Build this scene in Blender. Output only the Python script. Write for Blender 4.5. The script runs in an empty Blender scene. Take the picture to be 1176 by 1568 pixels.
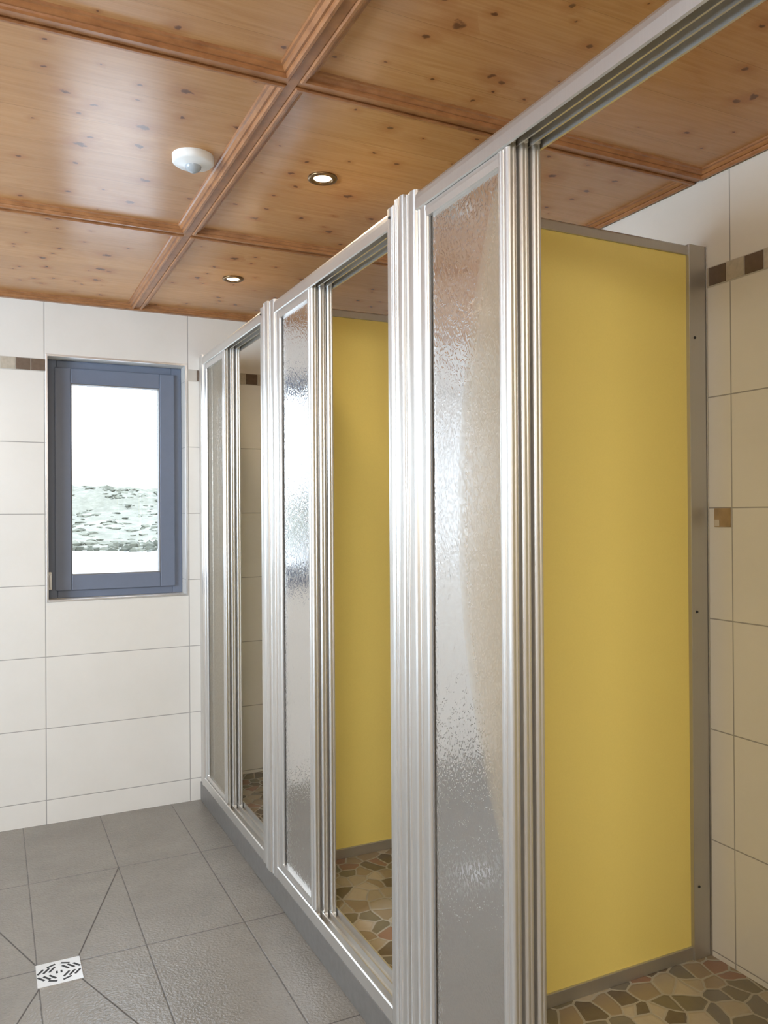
import bpy, bmesh, math, random
from mathutils import Vector, Matrix
from mathutils import noise as mn
random.seed(7)
S=bpy.context.scene
S.view_settings.view_transform='Standard'
S.view_settings.look='None'
# ---------------------------------------------------------------- constants (metres)
XS=.8478; YF=3.6525; XB=1.7526; ZC=2.2138; XW=-1.75; YB=-1.43; SF=.085
# ---------------------------------------------------------------- node helpers
class M:
    def __init__(s,name):
        s.m=bpy.data.materials.new(name); s.m.use_nodes=True
        s.t=s.m.node_tree; s.n=s.t.nodes; s.l=s.t.links
        s.b=s.n.get('Principled BSDF'); s.out=s.n.get('Material Output')
    def new(s,typ,**k):
        n=s.n.new(typ)
        for a,v in k.items(): setattr(n,a,v)
        return n
    def set(s,inp,v):
        if isinstance(v,bpy.types.NodeSocket): s.l.new(v,inp)
        else: inp.default_value=v
    def math(s,op,a,b=None,c=None):
        n=s.new('ShaderNodeMath',operation=op)
        s.set(n.inputs[0],a)
        if b is not None: s.set(n.inputs[1],b)
        if c is not None: s.set(n.inputs[2],c)
        return n.outputs[0]
    def xyz(s):
        tc=s.new('ShaderNodeTexCoord'); sp=s.new('ShaderNodeSeparateXYZ')
        s.l.new(tc.outputs['Object'],sp.inputs[0]); s.co=tc.outputs['Object']
        return sp.outputs[0],sp.outputs[1],sp.outputs[2]
    def comb(s,x,y,z=0.):
        n=s.new('ShaderNodeCombineXYZ')
        for i,v in enumerate((x,y,z)): s.set(n.inputs[i],v)
        return n.outputs[0]
    def noise(s,vec,scale,detail=3,rough=.5,dist=0.):
        n=s.new('ShaderNodeTexNoise'); s.set(n.inputs['Vector'],vec)
        n.inputs['Scale'].default_value=scale; n.inputs['Detail'].default_value=detail
        n.inputs['Roughness'].default_value=rough; n.inputs['Distortion'].default_value=dist
        return n.outputs['Fac']
    def ramp(s,fac,stops,interp='LINEAR'):
        n=s.new('ShaderNodeValToRGB'); s.set(n.inputs[0],fac); cr=n.color_ramp; cr.interpolation=interp
        while len(cr.elements)<len(stops): cr.elements.new(.5)
        for e,(p,c) in zip(cr.elements,stops):
            e.position=p; e.color=(c[0],c[1],c[2],1) if not isinstance(c,float) else (c,c,c,1)
        return n.outputs[0]
    def mix(s,fac,a,b,mode='MIX'):
        n=s.new('ShaderNodeMix',data_type='RGBA',blend_type=mode)
        s.set(n.inputs[0],fac)
        for i,v in ((6,a),(7,b)):
            if isinstance(v,tuple): v=(v[0],v[1],v[2],1)
            s.set(n.inputs[i],v)
        return n.outputs[2]
    def bump(s,h,strength=.3,dist=.01):
        n=s.new('ShaderNodeBump'); s.set(n.inputs['Height'],h)
        n.inputs['Strength'].default_value=strength; n.inputs['Distance'].default_value=dist
        return n.outputs[0]
    def bs(s,**k):
        for a,v in k.items():
            i=s.b.inputs[a.replace('_',' ')]
            if isinstance(v,tuple): v=(v[0],v[1],v[2],1)
            s.set(i,v)
        return s

def mat_simple(name,col,rough=.4,metal=0.,var=0.,scale=30.,bump=0.):
    m=M(name); x,y,z=m.xyz()
    n=m.noise(m.co,scale,3)
    c=m.mix(n,tuple(v*(1-var) for v in col),tuple(min(1,v*(1+var)) for v in col))
    m.bs(Base_Color=c,Roughness=rough,Metallic=metal)
    if bump: m.bs(Normal=m.bump(n,bump,.002))
    return m.m

def mat_walltile(name,axis,u0):
    m=M(name); x,y,z=m.xyz(); u=(x,y)[axis]
    du=m.math('PINGPONG',m.math('SUBTRACT',u,u0-6.0),.3)
    dz=m.math('PINGPONG',m.math('SUBTRACT',z,.1-3.),.15)
    d=m.math('MINIMUM',du,dz)
    g=m.math('LESS_THAN',d,.0017)
    n=m.noise(m.co,5.,4,.55); n2=m.noise(m.co,45.,3,.6)
    iu=m.math('FLOOR',m.math('DIVIDE',m.math('SUBTRACT',u,u0-6.),.6)); iz=m.math('FLOOR',m.math('DIVIDE',m.math('SUBTRACT',z,-2.9),.3))
    wn=m.new('ShaderNodeTexWhiteNoise',noise_dimensions='2D'); m.l.new(m.comb(iu,iz),wn.inputs[0])
    c=m.mix(n,(.69,.655,.59),(.79,.755,.70))
    c=m.mix(m.math('MULTIPLY',wn.outputs[0],.35),c,(.72,.68,.61))
    c=m.mix(m.math('MULTIPLY',n2,.15),c,(.84,.81,.76))
    c=m.mix(g,c,(.36,.34,.31))
    hgt=m.math('MINIMUM',m.math('MULTIPLY',d,250.),1.)
    hgt=m.math('ADD',hgt,m.math('MULTIPLY',n,.5))
    m.bs(Base_Color=c,Roughness=m.math('MULTIPLY_ADD',g,.5,.24),Normal=m.bump(hgt,.35,.0015))
    return m.m

def mat_floor():
    m=M('grey_floor_tile'); x,y,z=m.xyz()
    dx=m.math('PINGPONG',m.math('SUBTRACT',x,.11-6.04),.151)
    dy=m.math('PINGPONG',m.math('SUBTRACT',y,3.085-5.95),.2975)
    d=m.math('MINIMUM',dx,dy)
    g=m.math('LESS_THAN',d,.0019)
    n=m.noise(m.co,3.5,5,.65); n2=m.noise(m.co,60.,4,.6)
    c=m.mix(n,(.115,.102,.085),(.265,.242,.205)); c=m.mix(m.math('MULTIPLY',n2,.35),c,(.30,.275,.235))
    c=m.mix(g,c,(.09,.08,.07))
    h=m.math('ADD',m.math('MULTIPLY',m.math('MINIMUM',m.math('MULTIPLY',d,250.),1.),.4),m.math('MULTIPLY',m.noise(m.co,130.,2,.5),1.2))
    m.bs(Base_Color=c,Roughness=.17,Specular_IOR_Level=.6,Normal=m.bump(h,.6,.0030))
    return m.m

def mat_paving():
    m=M('crazy_paving'); x,y,z=m.xyz()
    nz=m.new('ShaderNodeTexNoise'); m.l.new(m.co,nz.inputs[0]); nz.inputs['Scale'].default_value=9.
    v=m.new('ShaderNodeVectorMath',operation='MULTIPLY_ADD'); m.l.new(nz.outputs['Color'],v.inputs[0]); v.inputs[1].default_value=(.03,.03,0); m.l.new(m.comb(x,y,0.),v.inputs[2])
    vo=m.new('ShaderNodeTexVoronoi',voronoi_dimensions='2D',feature='F1'); m.l.new(v.outputs[0],vo.inputs['Vector']); vo.inputs['Scale'].default_value=17.
    ve=m.new('ShaderNodeTexVoronoi',voronoi_dimensions='2D',feature='DISTANCE_TO_EDGE'); m.l.new(v.outputs[0],ve.inputs['Vector']); ve.inputs['Scale'].default_value=17.
    sp=m.new('ShaderNodeSeparateColor'); m.l.new(vo.outputs['Color'],sp.inputs[0])
    c=m.ramp(sp.outputs[0],[(0,(.12,.09,.065)),(.16,(.33,.25,.165)),(.32,(.18,.155,.105)),(.48,(.44,.37,.27)),(.62,(.31,.16,.11)),(.74,(.18,.165,.14)),(.87,(.54,.46,.35))],'CONSTANT')
    c=m.mix(m.math('MULTIPLY',m.noise(m.co,50.,4,.7),.45),c,(.28,.22,.15))
    g=m.math('LESS_THAN',ve.outputs['Distance'],.05)
    c=m.mix(g,c,(.42,.38,.31))
    h=m.math('MINIMUM',m.math('MULTIPLY',ve.outputs['Distance'],8.),1.)
    m.bs(Base_Color=c,Roughness=m.math('MULTIPLY_ADD',g,.4,.22),Normal=m.bump(h,.5,.002))
    return m.m

def mat_pine(name,planks=True,tint=(1,1,1)):
    m=M(name); x,y,z=m.xyz()
    T=lambda c: tuple(a*b for a,b in zip(c,tint))
    bid=m.math('FLOOR',m.math('DIVIDE',y,.165))
    wn=m.new('ShaderNodeTexWhiteNoise',noise_dimensions='1D'); m.l.new(bid,wn.inputs['W'])
    xo=m.math('MULTIPLY_ADD',wn.outputs[0],7.3,x)
    wob=m.noise(m.comb(m.math('MULTIPLY',xo,1.6),m.math('MULTIPLY',y,7.),bid),1.,3,.5)
    fig=m.math('PINGPONG',m.math('MULTIPLY',wob,9.),.5)
    fine=m.noise(m.comb(m.math('MULTIPLY',xo,3.),m.math('MULTIPLY',y,150.),z),1.,4,.6)
    c=m.ramp(fine,[(.25,T((.43,.195,.068))),(.75,T((.60,.32,.125)))])
    c=m.mix(m.math('MULTIPLY',fig,.55),c,T((.70,.41,.185)))
    big=m.noise(m.comb(m.math('MULTIPLY',xo,1.2),m.math('MULTIPLY',y,4.),0.),1.,2)
    c=m.mix(m.math('MULTIPLY',big,.4),c,T((.39,.17,.06)))
    c=m.mix(m.math('MULTIPLY',wn.outputs[0],.28),c,T((.34,.155,.058)))
    gap=m.math('LESS_THAN',m.math('PINGPONG',y,.0825),.0007)
    c=m.mix(m.math('MULTIPLY',gap,.4),c,(.14,.06,.02))
    nv=m.math('MULTIPLY',m.math('SUBTRACT',m.noise(m.co,45.,3),.5),.20)
    def knots(sx,sy,off,r,gate):
        v=m.new('ShaderNodeTexVoronoi',voronoi_dimensions='2D',feature='F1')
        m.l.new(m.comb(m.math('ADD',m.math('MULTIPLY_ADD',x,sx,off),nv),m.math('ADD',m.math('MULTIPLY_ADD',y,sy,off),nv)),v.inputs['Vector']); v.inputs['Scale'].default_value=1.
        sp=m.new('ShaderNodeSeparateColor'); m.l.new(v.outputs['Color'],sp.inputs[0])
        rr=m.math('MULTIPLY',m.math('MULTIPLY_ADD',sp.outputs[1],.7,.3),r)
        on=m.math('GREATER_THAN',sp.outputs[0],gate)
        q=m.math('ADD',m.math('DIVIDE',v.outputs['Distance'],rr),m.math('MULTIPLY',nv,2.))
        core=m.math('MULTIPLY',m.ramp(q,[(.0,.90),(.65,.82),(1.,0.)]),on)
        halo=m.math('MULTIPLY',m.ramp(m.math('DIVIDE',q,4.),[(.2,.55),(1.,0.)]),on)
        return core,halo
    for a in ((9.,11.,0.,.095,.56),(5.,6.,31.,.095,.60)):
        core,halo=knots(*a)
        c=m.mix(halo,c,T((.36,.13,.04)))
        c=m.mix(core,c,(.11,.040,.018))
    m.bs(Base_Color=c,Roughness=.26,Normal=m.bump(fine,.05,.001))
    return m.m

def mat_moulding():
    m=M('stained_moulding_wood'); x,y,z=m.xyz()
    a=m.noise(m.comb(m.math('MULTIPLY',x,25.),m.math('MULTIPLY',y,25.),m.math('MULTIPLY',z,60.)),1.,4,.6)
    c=m.ramp(a,[(.3,(.27,.108,.038)),(.7,(.42,.19,.074))])
    m.bs(Base_Color=c,Roughness=.32)
    return m.m

def mat_alu(name,col=(.70,.68,.645),rough=.38):
    m=M(name); x,y,z=m.xyz()
    n=m.noise(m.comb(m.math('MULTIPLY',x,400.),m.math('MULTIPLY',y,400.),m.math('MULTIPLY',z,3.)),1.,2)
    m.bs(Base_Color=m.mix(n,tuple(v*.95 for v in col),tuple(min(1,v*1.04) for v in col)),Metallic=.88,Roughness=m.math('MULTIPLY_ADD',n,.06,rough-.03))
    return m.m

def mat_acrylic():
    m=M('textured_acrylic'); x,y,z=m.xyz()
    m.n.remove(m.b)
    warp=m.noise(m.co,35.,2)
    v=m.new('ShaderNodeTexVoronoi',voronoi_dimensions='2D',feature='F1')
    m.l.new(m.comb(m.math('ADD',m.math('MULTIPLY',y,150.),m.math('MULTIPLY',warp,4.)),m.math('ADD',m.math('MULTIPLY',z,90.),m.math('MULTIPLY',warp,4.))),v.inputs['Vector']); v.inputs['Scale'].default_value=1.
    drops=m.ramp(v.outputs['Distance'],[(.1,1.),(.5,0.)])
    h=m.math('ADD',drops,m.math('MULTIPLY',warp,1.0))
    bm=m.bump(h,.22,.0012)
    tr=m.new('ShaderNodeBsdfTransparent'); tr.inputs[0].default_value=(.94,.91,.86,1)
    df=m.new('ShaderNodeBsdfDiffuse'); df.inputs[0].default_value=(.58,.51,.40,1); m.l.new(bm,df.inputs['Normal'])
    tl=m.new('ShaderNodeBsdfTranslucent'); tl.inputs[0].default_value=(.84,.75,.60,1); m.l.new(bm,tl.inputs['Normal'])
    mx=m.new('ShaderNodeMixShader'); mx.inputs[0].default_value=.5; m.l.new(df.outputs[0],mx.inputs[1]); m.l.new(tl.outputs[0],mx.inputs[2])
    m2=m.new('ShaderNodeMixShader'); m.set(m2.inputs[0],m.math('MULTIPLY_ADD',drops,.08,.52)); m.l.new(tr.outputs[0],m2.inputs[1]); m.l.new(mx.outputs[0],m2.inputs[2])
    gl=m.new('ShaderNodeBsdfGlossy'); gl.inputs['Roughness'].default_value=.14; m.l.new(bm,gl.inputs['Normal'])
    fr=m.new('ShaderNodeFresnel'); fr.inputs[0].default_value=1.17
    m3=m.new('ShaderNodeMixShader'); m.l.new(fr.outputs[0],m3.inputs[0]); m.l.new(m2.outputs[0],m3.inputs[1]); m.l.new(gl.outputs[0],m3.inputs[2])
    m.l.new(m3.outputs[0],m.out.inputs[0])
    return m.m

def mat_glass():
    m=M('window_glass'); m.n.remove(m.b)
    tr=m.new('ShaderNodeBsdfTransparent'); tr.inputs[0].default_value=(.97,.98,.98,1)
    gl=m.new('ShaderNodeBsdfGlossy'); gl.inputs['Roughness'].default_value=.02
    mx=m.new('ShaderNodeMixShader'); mx.inputs[0].default_value=.04
    m.l.new(tr.outputs[0],mx.inputs[1]); m.l.new(gl.outputs[0],mx.inputs[2]); m.l.new(mx.outputs[0],m.out.inputs[0])
    return m.m

def mat_emit(name,col,s):
    m=M(name); m.n.remove(m.b); e=m.new('ShaderNodeEmission'); e.inputs[0].default_value=(*col,1); e.inputs[1].default_value=s
    m.l.new(e.outputs[0],m.out.inputs[0]); return m.m

TILE_X=mat_walltile('cream_wall_tile_x',0,.2005)
TILE_Y=mat_walltile('cream_wall_tile_y',1,1.4996)
FLOOR=mat_floor(); PAVE=mat_paving(); PINE=mat_pine('knotty_pine'); MOULD=mat_moulding()
ALU=mat_alu('anodised_aluminium'); ALUD=mat_alu('satin_aluminium_dark',(.54,.52,.48),.48); ACR=mat_acrylic(); GLASS=mat_glass()
YEL=mat_simple('yellow_laminate',(.92,.745,.225),.36,0,.03,220.,.05)
GREYT=mat_simple('grey_kerb_tile',(.15,.138,.125),.35,0,.25,40.,.2)
GROUT=mat_simple('floor_grout',(.09,.08,.07),.8,0,.1)
WHITE=mat_simple('white_plastic',(.80,.79,.76),.35,0,.03)
FRAME=mat_simple('window_frame_hazed_grey',(.145,.17,.23),.4,0,.06)  # frame grey, lightened and blued by lens haze put into the colour
DARK=mat_simple('dark_slot',(.02,.02,.02),.6,0,.1)
BRASS=mat_simple('bronze_ring',(.25,.16,.08),.3,1.,.1)
RUBBER=mat_simple('grey_seal',(.17,.16,.15),.6,0,.1)
TRIM=mat_alu('tile_edge_trim',(.75,.75,.76),.3)
STEEL=mat_alu('stainless_grate',(.85,.85,.85),.3)

# ---------------------------------------------------------------- mesh helpers
def empty(name):
    o=bpy.data.objects.new(name,None); S.collection.objects.link(o); o.empty_display_size=.1; return o
class B:
    """collect geometry -> one mesh object (world coordinates)"""
    def __init__(s): s.v=[];s.f=[];s.mi=[];s.mats=[];s.sm=[]
    def m(s,mat):
        if mat not in s.mats: s.mats.append(mat)
        return s.mats.index(mat)
    def add(s,vs,fs,mat,smooth=False):
        o=len(s.v); s.v+= [tuple(v) for v in vs]; k=s.m(mat)
        for f in fs: s.f.append([i+o for i in f]); s.mi.append(k); s.sm.append(smooth)
    def box(s,x0,x1,y0,y1,z0,z1,mat):
        vs=[(x,y,z) for z in (z0,z1) for y in (y0,y1) for x in (x0,x1)]
        s.add(vs,[(0,2,3,1),(4,5,7,6),(0,1,5,4),(2,6,7,3),(0,4,6,2),(1,3,7,5)],mat)
    def prism(s,pts,a,b,axis,mat,smooth=False):
        def P(p,t):
            return (p[0],p[1],t) if axis==2 else ((p[0],t,p[1]) if axis==1 else (t,p[0],p[1]))
        n=len(pts); vs=[P(p,a) for p in pts]+[P(p,b) for p in pts]
        s.add(vs,[(i,(i+1)%n,(i+1)%n+n,i+n) for i in range(n)],mat,smooth)
        s.add(vs,[tuple(range(n-1,-1,-1)),tuple(range(n,2*n))],mat)
    def lathe(s,prof,c,mat,seg=48,axis=2):
        vs=[];n=len(prof)
        for k in range(seg):
            a=2*math.pi*k/seg
            for r,h in prof:
                if axis==2: vs.append((c[0]+r*math.cos(a),c[1]+r*math.sin(a),c[2]+h))
                elif axis==1: vs.append((c[0]+r*math.cos(a),c[1]+h,c[2]+r*math.sin(a)))
                else: vs.append((c[0]+h,c[1]+r*math.cos(a),c[2]+r*math.sin(a)))
        fs=[(k*n+i,((k+1)%seg)*n+i,((k+1)%seg)*n+i+1,k*n+i+1) for k in range(seg) for i in range(n-1)]
        s.add(vs,fs,mat,True)
    def make(s,name,parent=None,bevel=0.):
        me=bpy.data.meshes.new(name); me.from_pydata(s.v,[],s.f)
        for m_ in s.mats: me.materials.append(m_)
        for p,k,sm in zip(me.polygons,s.mi,s.sm): p.material_index=k; p.use_smooth=sm
        bm=bmesh.new(); bm.from_mesh(me); bmesh.ops.recalc_face_normals(bm,faces=bm.faces); bm.to_mesh(me); bm.free()
        o=bpy.data.objects.new(name,me); S.collection.objects.link(o)
        if bevel:
            b=o.modifiers.new('bevel','BEVEL'); b.width=bevel; b.segments=2; b.limit_method='ANGLE'; b.angle_limit=math.radians(40)
        if parent: o.parent=parent
        return o

# ---------------------------------------------------------------- room shell
WX0,WX1,WZ0,WZ1=.21,.79,.935,1.968
b=B()
for x0,x1,z0,z1 in ((XW-.2,WX0,-.1,ZC+.05),(WX1,XB+.2,-.1,ZC+.05),(WX0,WX1,-.1,WZ0),(WX0,WX1,WZ1,ZC+.05)):
    b.box(x0,x1,YF,YF+.30,z0,z1,TILE_X)
WN=b.make('wall_north')
b=B(); b.box(XB,XB+.2,YB-.2,YF,-.1,ZC+.05,TILE_Y); WE=b.make('wall_east')
b=B()
LY0,LY1,LZ0,LZ1=1.2,2.6,1.0,2.0  # opening for the invented west window
for y0,y1,z0,z1 in ((YB-.2,LY0,-.1,ZC+.05),(LY1,YF,-.1,ZC+.05),(LY0,LY1,-.1,LZ0),(LY0,LY1,LZ1,ZC+.05)):
    b.box(XW-.2,XW,y0,y1,z0,z1,TILE_Y)
b.make('wall_west')
b=B(); b.box(XW,XB,YB-.2,YB,-.1,ZC+.05,TILE_X); b.make('wall_south')
# floor
b=B(); b.box(XW,XB,YB,YF,-.1,0,FLOOR)
def strip(p,q,w,z0,z1,mat):
    p=Vector(p);q=Vector(q);d=(q-p).normalized();n=Vector((-d.y,d.x))*w/2
    b.prism([tuple(p-n),tuple(q-n),tuple(q+n),tuple(p+n)],z0,z1,2,mat)
for p,q in (((.22,2.51),(.412,3.085)),((.11,2.51),(-.10,3.085)),((.22,2.39),(.412,1.895)),((.11,2.39),(-.10,1.895))):
    strip(p,q,.0036,-.001,.0005,GROUT)
b.make('floor')
# drain
b=B(); b.box(.106,.224,2.388,2.512,-.01,.003,STEEL)
cx,cy=.165,2.45
for sx in (-1,1):
    for sy in (-1,1):
        for k in range(3):
            t=.010+k*.015
            strip((cx+sx*(t+.016),cy+sy*.008),(cx+sx*t,cy+sy*.030),.006,.002,.0036,DARK)
        strip((cx+sx*.008,cy+sy*.046),(cx+sx*.030,cy+sy*.036),.006,.002,.0036,DARK)
for sx in (-1,1): strip((cx+sx*.006,cy-.006),(cx+sx*.006,cy+.006),.005,.002,.0036,DARK)
b.make('floor_drain')
# ceiling
ce=B(); ce.box(XW-.2,XB+.2,YB-.2,YF+.3,ZC,ZC+.12,PINE); ce.make('ceiling')
xl=[XW,-.59,.575,XB]; yl=[YB,-.42,.59,1.60,2.61,YF]
tr=B()
HW=.011  # half width centre batten
prof=[(0,0),(0,-.017),(.003,-.020),(.009,-.020),(.012,-.016),(.013,-.012),(.018,-.012),(.022,-.008),(.024,-.005),(.029,-.004),(.031,0)]
def frame(x0,x1,y0,y1):
    n=len(prof); vs=[]
    for cxn,cyn,sx,sy in ((x0,y0,1,1),(x1,y0,-1,1),(x1,y1,-1,-1),(x0,y1,1,-1)):
        for o_,h_ in prof: vs.append((cxn+sx*o_,cyn+sy*o_,ZC+h_))
    fs=[]
    for k in range(4):
        k2=(k+1)%4
        for i in range(n-1): fs.append((k*n+i,k2*n+i,k2*n+i+1,k*n+i+1))
    tr.add(vs,fs,MOULD)
for i in range(3):
    for j in range(5):
        x0=xl[i]+(HW if i else .004); x1=xl[i+1]-(HW if i<2 else .004)
        y0=yl[j]+(HW if j else .004); y1=yl[j+1]-(HW if j<4 else .02)
        frame(x0,x1,y0,y1)
for xx in xl[1:3]: tr.box(xx-HW+.001,xx+HW-.001,YB,YF,ZC-.015,ZC,MOULD)
for yy in yl[1:5]: tr.box(XW,XB,yy-HW+.001,yy+HW-.001,ZC-.014,ZC,MOULD)
tr.box(XW,XB,YF-.02,YF,ZC-.022,ZC,MOULD)
tr.make('trim_1')

# mosaic bands
def mosaic(name,axis,par):
    cols=[mat_simple('stone_%d_%s'%(i,name),c,.35,0,.3,60.,.3) for i,c in enumerate([(.13,.085,.055),(.46,.40,.31),(.24,.18,.12),(.54,.48,.39)])]
    g=mat_simple('mosaic_grout_'+name,(.5,.46,.4),.7,0,.1)
    b=B(); step=.0575; seq=[0,1,0,3,2,1]
    if axis==1:
        t=1.512; k0=-51; k1=38
        b.box(XB-.001,XB+.01,YB,YF,1.898,1.952,g)
        for k in range(k0,k1):
            y0=t+k*step; y1=y0+step-.003
            if y0<YB or y1>YF: continue
            c=(3,0,1)[k%3] if k%5 else 2
            if k==0: c=0
            if k==-1: c=1
            if k==-2: c=0
            if k==-3: c=3
            if k==1: c=1
            b.box(XB-.0025,XB,y0,y1,1.9015,1.9495,cols[c])
    else:
        t=.035
        for lo,hi in ((XW,WX0),(WX1,XB)): b.box(lo,hi,YF-.001,YF+.01,1.898,1.952,g)
        for k in range(-32,31):
            x0=t+k*step; x1=x0+step-.003
            if x0<XW or x1>XB or (x1>WX0-.005 and x0<WX1+.005): continue
            c=seq[k%6]
            if k==0: c=1
            if k in(1,2): c=0
            b.box(x0,x1,YF-.0025,YF,1.9015,1.9495,cols[c])
    b.make(name,par)
mosaic('mosaic_band_east',1,WE); mosaic('mosaic_band_north',0,WN)
b=B(); TAN=mat_simple('decor_tile_tan',(.36,.24,.12),.35,0,.4,30.,.2); TAN2=mat_simple('decor_tile_light',(.55,.48,.38),.35,0,.2,30.)
b.box(XB-.003,XB+.01,1.503,1.555,1.249,1.299,TAN); b.box(XB-.0045,XB,1.538,1.553,1.251,1.268,TAN2); b.make('decor_tile_inset',WE)

# ---------------------------------------------------------------- window
w=empty('window_1'); RD=.095
def rect_frame(b,x0,x1,z0,z1,wd,y0,y1,mat):
    b.box(x0,x0+wd,y0,y1,z0,z1,mat); b.box(x1-wd,x1,y0,y1,z0,z1,mat)
    b.box(x0+wd,x1-wd,y0,y1,z0,z0+wd,mat); b.box(x0+wd,x1-wd,y0,y1,z1-wd,z1,mat)
Y0=YF+RD
b=B(); rect_frame(b,WX0,WX1,WZ0,WZ1,.045,Y0,Y0+.07,FRAME); b.make('outer_frame',w,.003)
b=B(); rect_frame(b,WX0+.035,WX1-.035,WZ0+.033,WZ1-.033,.066,Y0-.016,Y0+.05,FRAME); b.make('casement',w,.004)
b=B(); rect_frame(b,WX0+.099,WX1-.099,WZ0+.097,WZ1-.097,.006,Y0-.012,Y0+.03,RUBBER); b.make('glazing_seal',w)
b=B(); b.box(WX0+.10,WX1-.10,Y0+.018,Y0+.022,WZ0+.098,WZ1-.098,GLASS); b.make('pane',w)
b=B(); rect_frame(b,WX0-.006,WX1+.006,WZ0-.006,WZ1+.006,.009,YF-.003,YF+.006,TRIM); b.make('edge_trim',w,.001)
b=B(); b.box(WX0+.006,WX0+.02,Y0-.03,Y0+.002,.975,1.05,WHITE); b.box(WX0+.009,WX0+.017,Y0-.038,Y0-.028,.985,1.04,WHITE); b.make('hinge_cover',w,.003)
w2=empty('added_west_window'); b=B()  # unseen window, invented to go with the cool west fill
xw=XW-.12
b.box(xw,xw+.06,LY0,LY0+.07,LZ0,LZ1,FRAME);b.box(xw,xw+.06,LY1-.07,LY1,LZ0,LZ1,FRAME);b.box(xw,xw+.06,LY0+.07,LY1-.07,LZ0,LZ0+.07,FRAME);b.box(xw,xw+.06,LY0+.07,LY1-.07,LZ1-.07,LZ1,FRAME)
b.box(xw,xw+.06,1.87,1.93,LZ0+.07,LZ1-.07,FRAME)
b.make('outer_frame',w2,.003)
b=B(); b.box(xw+.03,xw+.034,LY0+.06,LY1-.06,LZ0+.06,LZ1-.06,GLASS); b.make('pane',w2)

# ---------------------------------------------------------------- outside hillside
m=M('pale_meadow'); x,y,z=m.xyz()
n1=m.noise(m.comb(m.math('MULTIPLY',x,2.),m.math('MULTIPLY',y,.8),m.math('MULTIPLY',z,5.)),1.,8,.8,.2)
n2=m.noise(m.co,.14,3)
c=m.ramp(n1,[(.36,(.062,.062,.045)),(.5,(.092,.092,.070)),(.62,(.14,.14,.11))])
c=m.mix(m.ramp(n2,[(.35,0.),(.65,.6)]),c,(.12,.12,.095))
near=m.math('LESS_THAN',m.math('ADD',y,m.math('MULTIPLY',m.noise(m.co,2.6,6,.85),8.)),20.6)
c=m.mix(near,c,(.33,.33,.34))
m.bs(Base_Color=c,Roughness=.95)
HILL=m.m
def hz(X,Y):
    s=-.16+ .185*min(1,(Y-4)/70)**.35
    return 1.29+Y*s+ .9*(Y/60)*mn.noise((X*.08,Y*.08,0))*2+ .30*mn.noise((X*.5,Y*.5,3))*(Y/30)
vs=[];fs=[];NX,NY=90,110
for j in range(NY+1):
    t=j/NY; Y=5+ (t**1.8)*85
    for i in range(NX+1):
        X=-30+ i/NX*90*(.3+.7*t)
        vs.append((X,Y,hz(X,Y)))
for j in range(NY):
    for i in range(NX):
        a=j*(NX+1)+i; fs.append((a,a+1,a+NX+2,a+NX+1))
b=B(); b.add(vs,fs,HILL,True)
# scrubby bushes and grass tussocks as part of the hillside
bmt=bmesh.new(); bmesh.ops.create_icosphere(bmt,subdivisions=1,radius=1); IV=[v.co.copy() for v in bmt.verts]; IF=[[v.index for v in f_.verts] for f_ in bmt.faces]; bmt.free()
BU=[mat_simple('scrub_dark',(.042,.045,.032),.95,0,.4,6.),mat_simple('scrub_mid',(.070,.072,.054),.95,0,.4,6.),mat_simple('scrub_pale',(.108,.110,.086),.95,0,.3,6.)]
def bush(X,Y,r,mat,fl):
    sd=random.random()*50
    vv=[]
    for q in IV:
        k=r*(.75+.6*mn.noise(q*1.6+Vector((sd,sd,0))))
        vv.append((X+q.x*k*1.4,Y+q.y*k,hz(X,Y)+q.z*k*fl))
    b.add(vv,IF,mat)
for i in range(1800):
    Y=17.2+ (random.random()**1.4)*57; X=Y*random.uniform(-.12,.42)
    r=random.uniform(.06,.17)*(.6+Y/45)
    bush(X,Y,r,BU[random.choices([0,1,2],[1,4,6])[0]],random.uniform(.35,.7))
for i in range(260):
    Y=random.uniform(16.2,17.8); X=Y*random.uniform(-.1,.4); bush(X,Y,random.uniform(.05,.13),BU[random.choice([0,0,1])],random.uniform(.8,1.8))
for i in range(120):
    Y=random.uniform(68,76); X=Y*random.uniform(-.1,.42); bush(X,Y,random.uniform(.25,.6),BU[random.choice([1,2])],.8)
b.make('hillside')

# ---------------------------------------------------------------- shower tray / kerb
b=B(); b.box(.935,XB,.49,YF,-.001,SF,PAVE); b.make('shower_floor')
b=B(); b.box(XS-.002,.935,.49,YF,-.001,SF-.001,GREYT); b.make('shower_kerb',None,.004)

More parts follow.
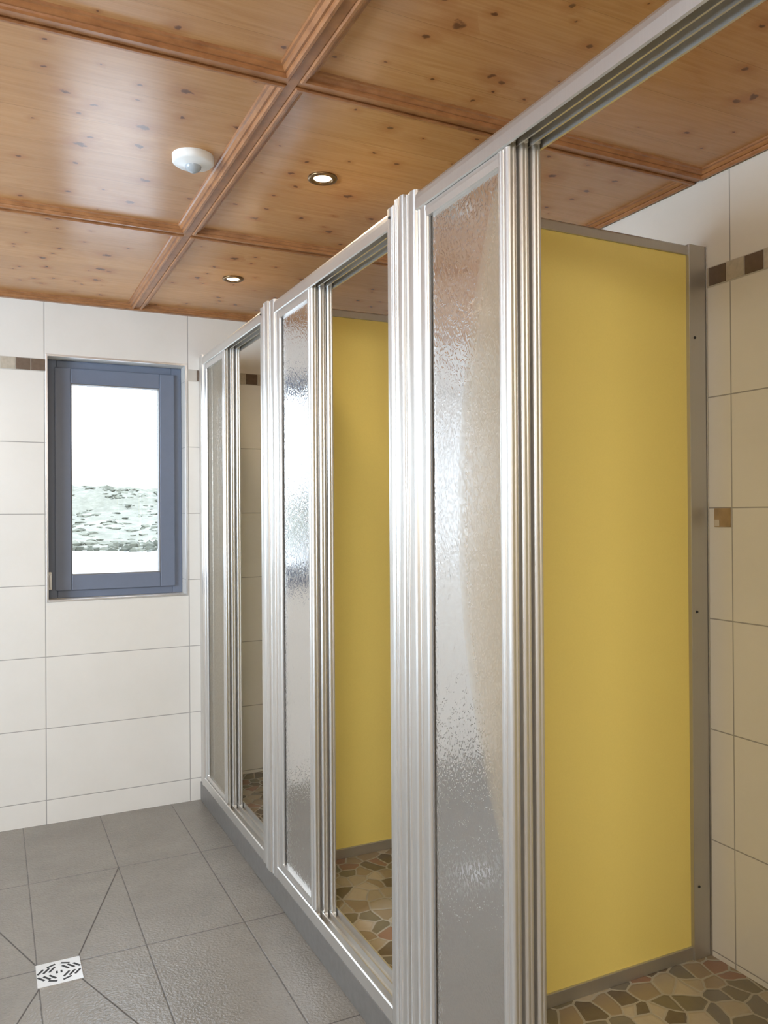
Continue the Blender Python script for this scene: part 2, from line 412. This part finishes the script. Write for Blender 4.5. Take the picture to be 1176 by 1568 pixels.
# ---------------------------------------------------------------- enclosures
def ribs(x0,x1,y0,y1,front,near,d=.0025,n=6):
    pts=[(x1,y1)]
    fr=[0]+front+[1]
    for a,b_ in zip(fr[:-1],fr[1:]):
        ya=y1+(y0-y1)*a; yb=y1+(y0-y1)*b_
        for k in range(n+1):
            t=k/n; pts.append((x0-d*math.sin(math.pi*t)**.6,ya+(yb-ya)*(.04+.92*t)))
    nr=[0]+near+[1]
    for a,b_ in zip(nr[:-1],nr[1:]):
        xa=x0+(x1-x0)*a; xb=x0+(x1-x0)*b_
        for k in range(n+1):
            t=k/n; pts.append((xa+(xb-xa)*(.06+.88*t),y0-d*math.sin(math.pi*t)**.6))
    return pts
ZT=2.005; ZB=SF
LX=[(.8520,.8690),(.8755,.8920),(.8985,.9150)]
def stall(name,yfar,ynear,lfar,lnear,leafoff):
    e=empty(name)
    b=B()
    head=[(.921,ZT),(.858,ZT),(.851,ZT-.003),(.847,ZT-.010),(.846,ZT-.02),(.846,ZT-.042),(.850,ZT-.044),(.8505,ZT-.02),(.8705,ZT-.02),(.8705,ZT-.040),(.874,ZT-.040),(.874,ZT-.02),(.8935,ZT-.02),(.8935,ZT-.040),(.897,ZT-.040),(.897,ZT-.02),(.9165,ZT-.02),(.9165,ZT-.042),(.921,ZT-.042)]
    b.prism(head,ynear,yfar,1,ALU); b.make('header_rail',e)
    b=B()
    sill=[(.921,ZB-.001),(.846,ZB-.001),(.846,ZB+.034),(.850,ZB+.036),(.8505,ZB+.012),(.8705,ZB+.012),(.8705,ZB+.03),(.874,ZB+.03),(.874,ZB+.012),(.8935,ZB+.012),(.8935,ZB+.03),(.897,ZB+.03),(.897,ZB+.012),(.9165,ZB+.012),(.9165,ZB+.034),(.921,ZB+.034)]
    b.prism(sill,ynear,yfar,1,ALU); b.make('bottom_track',e)
    for k,(x0,x1) in enumerate(LX):
        f=lfar-.004*k; n=lnear-leafoff*k; z0=ZB+.014; z1=ZT-.024
        b=B()
        b.prism(ribs(x0,x1,n,n+.034,[.40,.55],[.5],.0020),z0,z1,2,ALU)
        b.prism(ribs(x0,x1,f-.038,f,[.22],[],.0028),z0,z1,2,ALU)
        b.prism([(x0,z1-.045),(x1,z1-.045),(x1,z1-.001),(x0,z1-.001),(x0-.001,z1-.03)],n+.03,f-.034,1,ALU)
        b.prism([(x0,z0+.045),(x1,z0+.045),(x1,z0+.001),(x0,z0+.001),(x0-.001,z0+.03)],n+.03,f-.034,1,ALU)
        b.box(x0+.005,x0+.0075,n+.03,n+.037,z0+.045,z1-.045,RUBBER)
        b.box(x0+.005,x0+.0075,f-.045,f-.034,z0+.045,z1-.045,RUBBER)
        b.make('leaf_frame_%d'%(k+1),e)
        b=B(); xm=(x0+x1)/2; b.add([(xm,n+.03,z0+.045),(xm,f-.034,z0+.045),(xm,f-.034,z1-.045),(xm,n+.03,z1-.045)],[(0,1,2,3)],ACR); b.make('leaf_pane_%d'%(k+1),e)
        b=B()
        for zz in (z0-.004,z1-.012):
            b.box(x0+.003,x1-.003,n-.006,n+.02,zz,zz+.016,WHITE)
        b.make('roller_%d'%(k+1),e,.002)
    return e
def post(name,yc,half=.07):
    b=B(); t=2*half/3; y0=yc-half
    z0=SF-.001
    b.prism(ribs(.846,.925,y0,y0+t-.003,[.25],[.35,.55],.003),z0,ZT+.004,2,ALU)
    b.prism(ribs(.841,.925,y0+t,y0+2*t-.003,[.2,.35],[],.0026),z0,ZT+.009,2,ALU)
    b.prism(ribs(.846,.925,y0+2*t,y0+3*t,[.62,.78],[],.0026),z0,ZT+.004,2,ALU)
    b.box(.850,.924,y0+t-.004,y0+t+.001,z0,ZT,RUBBER); b.box(.850,.924,y0+2*t-.004,y0+2*t+.001,z0,ZT,RUBBER)
    b.lathe([(0,-.002),(.003,-.002),(.0035,0)],(.842,y0+2.6*t,ZT-.02),DARK,12,0)
    b.make(name)
post('partition_post',2.635,.075); post('partition_post.001',1.635); post('partition_post.002',.56)
b=B(); b.prism(ribs(.846,.925,3.572,3.612,[],[],.003),SF-.001,ZT+.004,2,ALU); b.prism(ribs(.850,.925,3.612,YF,[],[],.002),SF-.001,ZT,2,ALU); b.make('wall_channel_post')
stall('shower_enclosure',3.572,2.710,3.566,3.215,.006)
stall('shower_enclosure.001',2.560,1.705,2.556,2.225,.006)
stall('shower_enclosure.002',1.565,.63,1.562,1.216,.006)

def partition(name,y):
    e=empty(name)
    b=B(); b.box(.926,1.70,y+.002,y+.024,SF+.03,1.985,YEL); b.make('laminate_panel',e)
    b=B(); b.prism([(y-.004,1.983),(y+.030,1.983),(y+.030,2.006),(y+.026,2.010),(y,2.010),(y-.004,2.006)],.926,XB-.062,0,ALUD)
    b.prism([(y-.004,SF),(y+.030,SF),(y+.030,SF+.034),(y-.004,SF+.034)],.926,XB-.062,0,ALUD)
    b.make('panel_edge_profile',e,.0015)
    b=B(); b.box(XB-.063,XB-.004,y-.010,y+.036,SF,2.012,ALUD)
    b.box(XB-.003,XB,y-.014,y+.040,SF,2.012,ALUD)
    b.make('wall_profile',e,.003)
    b=B()
    for zz in (1.76,1.02,.28): b.lathe([(0,-.0025),(.003,-.0025),(.004,0)],(XB-.045,y-.010,zz),DARK,12,1)
    b.make('screws',e)
partition('shower_partition',1.588); partition('shower_partition.001',2.600); partition('shower_partition.002',.545)

# ---------------------------------------------------------------- ceiling fittings
b=B(); c=(.47,2.07,ZC)
b.lathe([(.0,-.026),(.020,-.026),(.024,-.024),(.047,-.021),(.052,-.017),(.053,-.002),(.053,0)],c,WHITE,56)
b.lathe([(.0,-.042),(.008,-.041),(.015,-.037),(.020,-.031),(.021,-.025)],c,mat_simple('sensor_lens',(.38,.41,.43),.2),40)
b.make('motion_sensor')
BULB=mat_emit('lamp_face',(1.,.84,.60),14.)
SP=[(.82,2.05),(.85,3.07),(-.3,2.05),(-.3,.3),(.82,.3),(1.3,1.1),(-.3,3.07)]
for i,(xx,yy) in enumerate(SP[:3]+SP[6:]):
    b=B(); c=(xx,yy,ZC)
    b.lathe([(.040,0),(.041,-.003),(.039,-.006),(.032,-.007),(.026,-.005),(.024,-.002)],c,BRASS,40)
    b.lathe([(.0,-.0045),(.018,-.0040),(.024,-.002)],c,BULB,32)
    b.make('recessed_spotlight'+('' if i==0 else '.%03d'%i))

# ---------------------------------------------------------------- lights
def area(name,loc,size,power,col,direction,sy=None,portal=False):
    l=bpy.data.lights.new(name,'AREA'); l.energy=power; l.color=col; l.size=size
    if sy: l.shape='RECTANGLE'; l.size_y=sy
    if portal: l.cycles.is_portal=True
    o=bpy.data.objects.new(name,l); S.collection.objects.link(o); o.location=loc
    o.rotation_euler=Vector(direction).to_track_quat('-Z','Y').to_euler(); return o
def spot(name,loc,power,col,ang=120):
    l=bpy.data.lights.new(name,'SPOT'); l.energy=power; l.color=col; l.spot_size=math.radians(ang); l.spot_blend=.8; l.shadow_soft_size=.025
    o=bpy.data.objects.new(name,l); S.collection.objects.link(o); o.location=loc; return o
area('fill_west_cool',(XW+.02,1.9,1.5),1.25,64,(.63,.80,1.),(1,.5,0),.85)  # added cool fill light to tint the far wall blue, no source seen
area('fill_south_warm',(-.5,-.5,2.12),1.1,70,(1.,.94,.85),(.35,.6,-1),.8)  # added warm fill light behind the camera, not an actual fixture
for i,(xx,yy) in enumerate(SP[:3]): spot('spotlight_beam_%d'%i,(xx,yy,ZC-.02),7,(1.,.80,.55),150)
area('sky_portal_north',(.5,YF+.20,1.45),.60,1,(1,1,1),(0,-1,0),1.05,True)

# world
wd=bpy.data.worlds.new('World'); S.world=wd; wd.use_nodes=True
bg=wd.node_tree.nodes['Background']; bg.inputs[0].default_value=(.78,.88,1.,1); bg.inputs[1].default_value=8.5

# ---------------------------------------------------------------- camera (solved from tile grid)
f,yaw,pit,rol,h=1229.8884,.4542,.0033,-.0068,1.2879
d=Vector((math.sin(yaw)*math.cos(pit),math.cos(yaw)*math.cos(pit),math.sin(pit)))
r=Vector((math.cos(yaw),-math.sin(yaw),0)); u=r.cross(d)
r2=r*math.cos(rol)+u*math.sin(rol); u2=u*math.cos(rol)-r*math.sin(rol)
cd=bpy.data.cameras.new('camera'); co=bpy.data.objects.new('camera',cd); S.collection.objects.link(co)
co.matrix_world=Matrix(((r2.x,u2.x,-d.x,0),(r2.y,u2.y,-d.y,0),(r2.z,u2.z,-d.z,h),(0,0,0,1)))
cd.sensor_fit='VERTICAL'; cd.sensor_height=36; cd.lens=f/1567.8*36; cd.clip_start=.02; cd.clip_end=500
S.camera=co
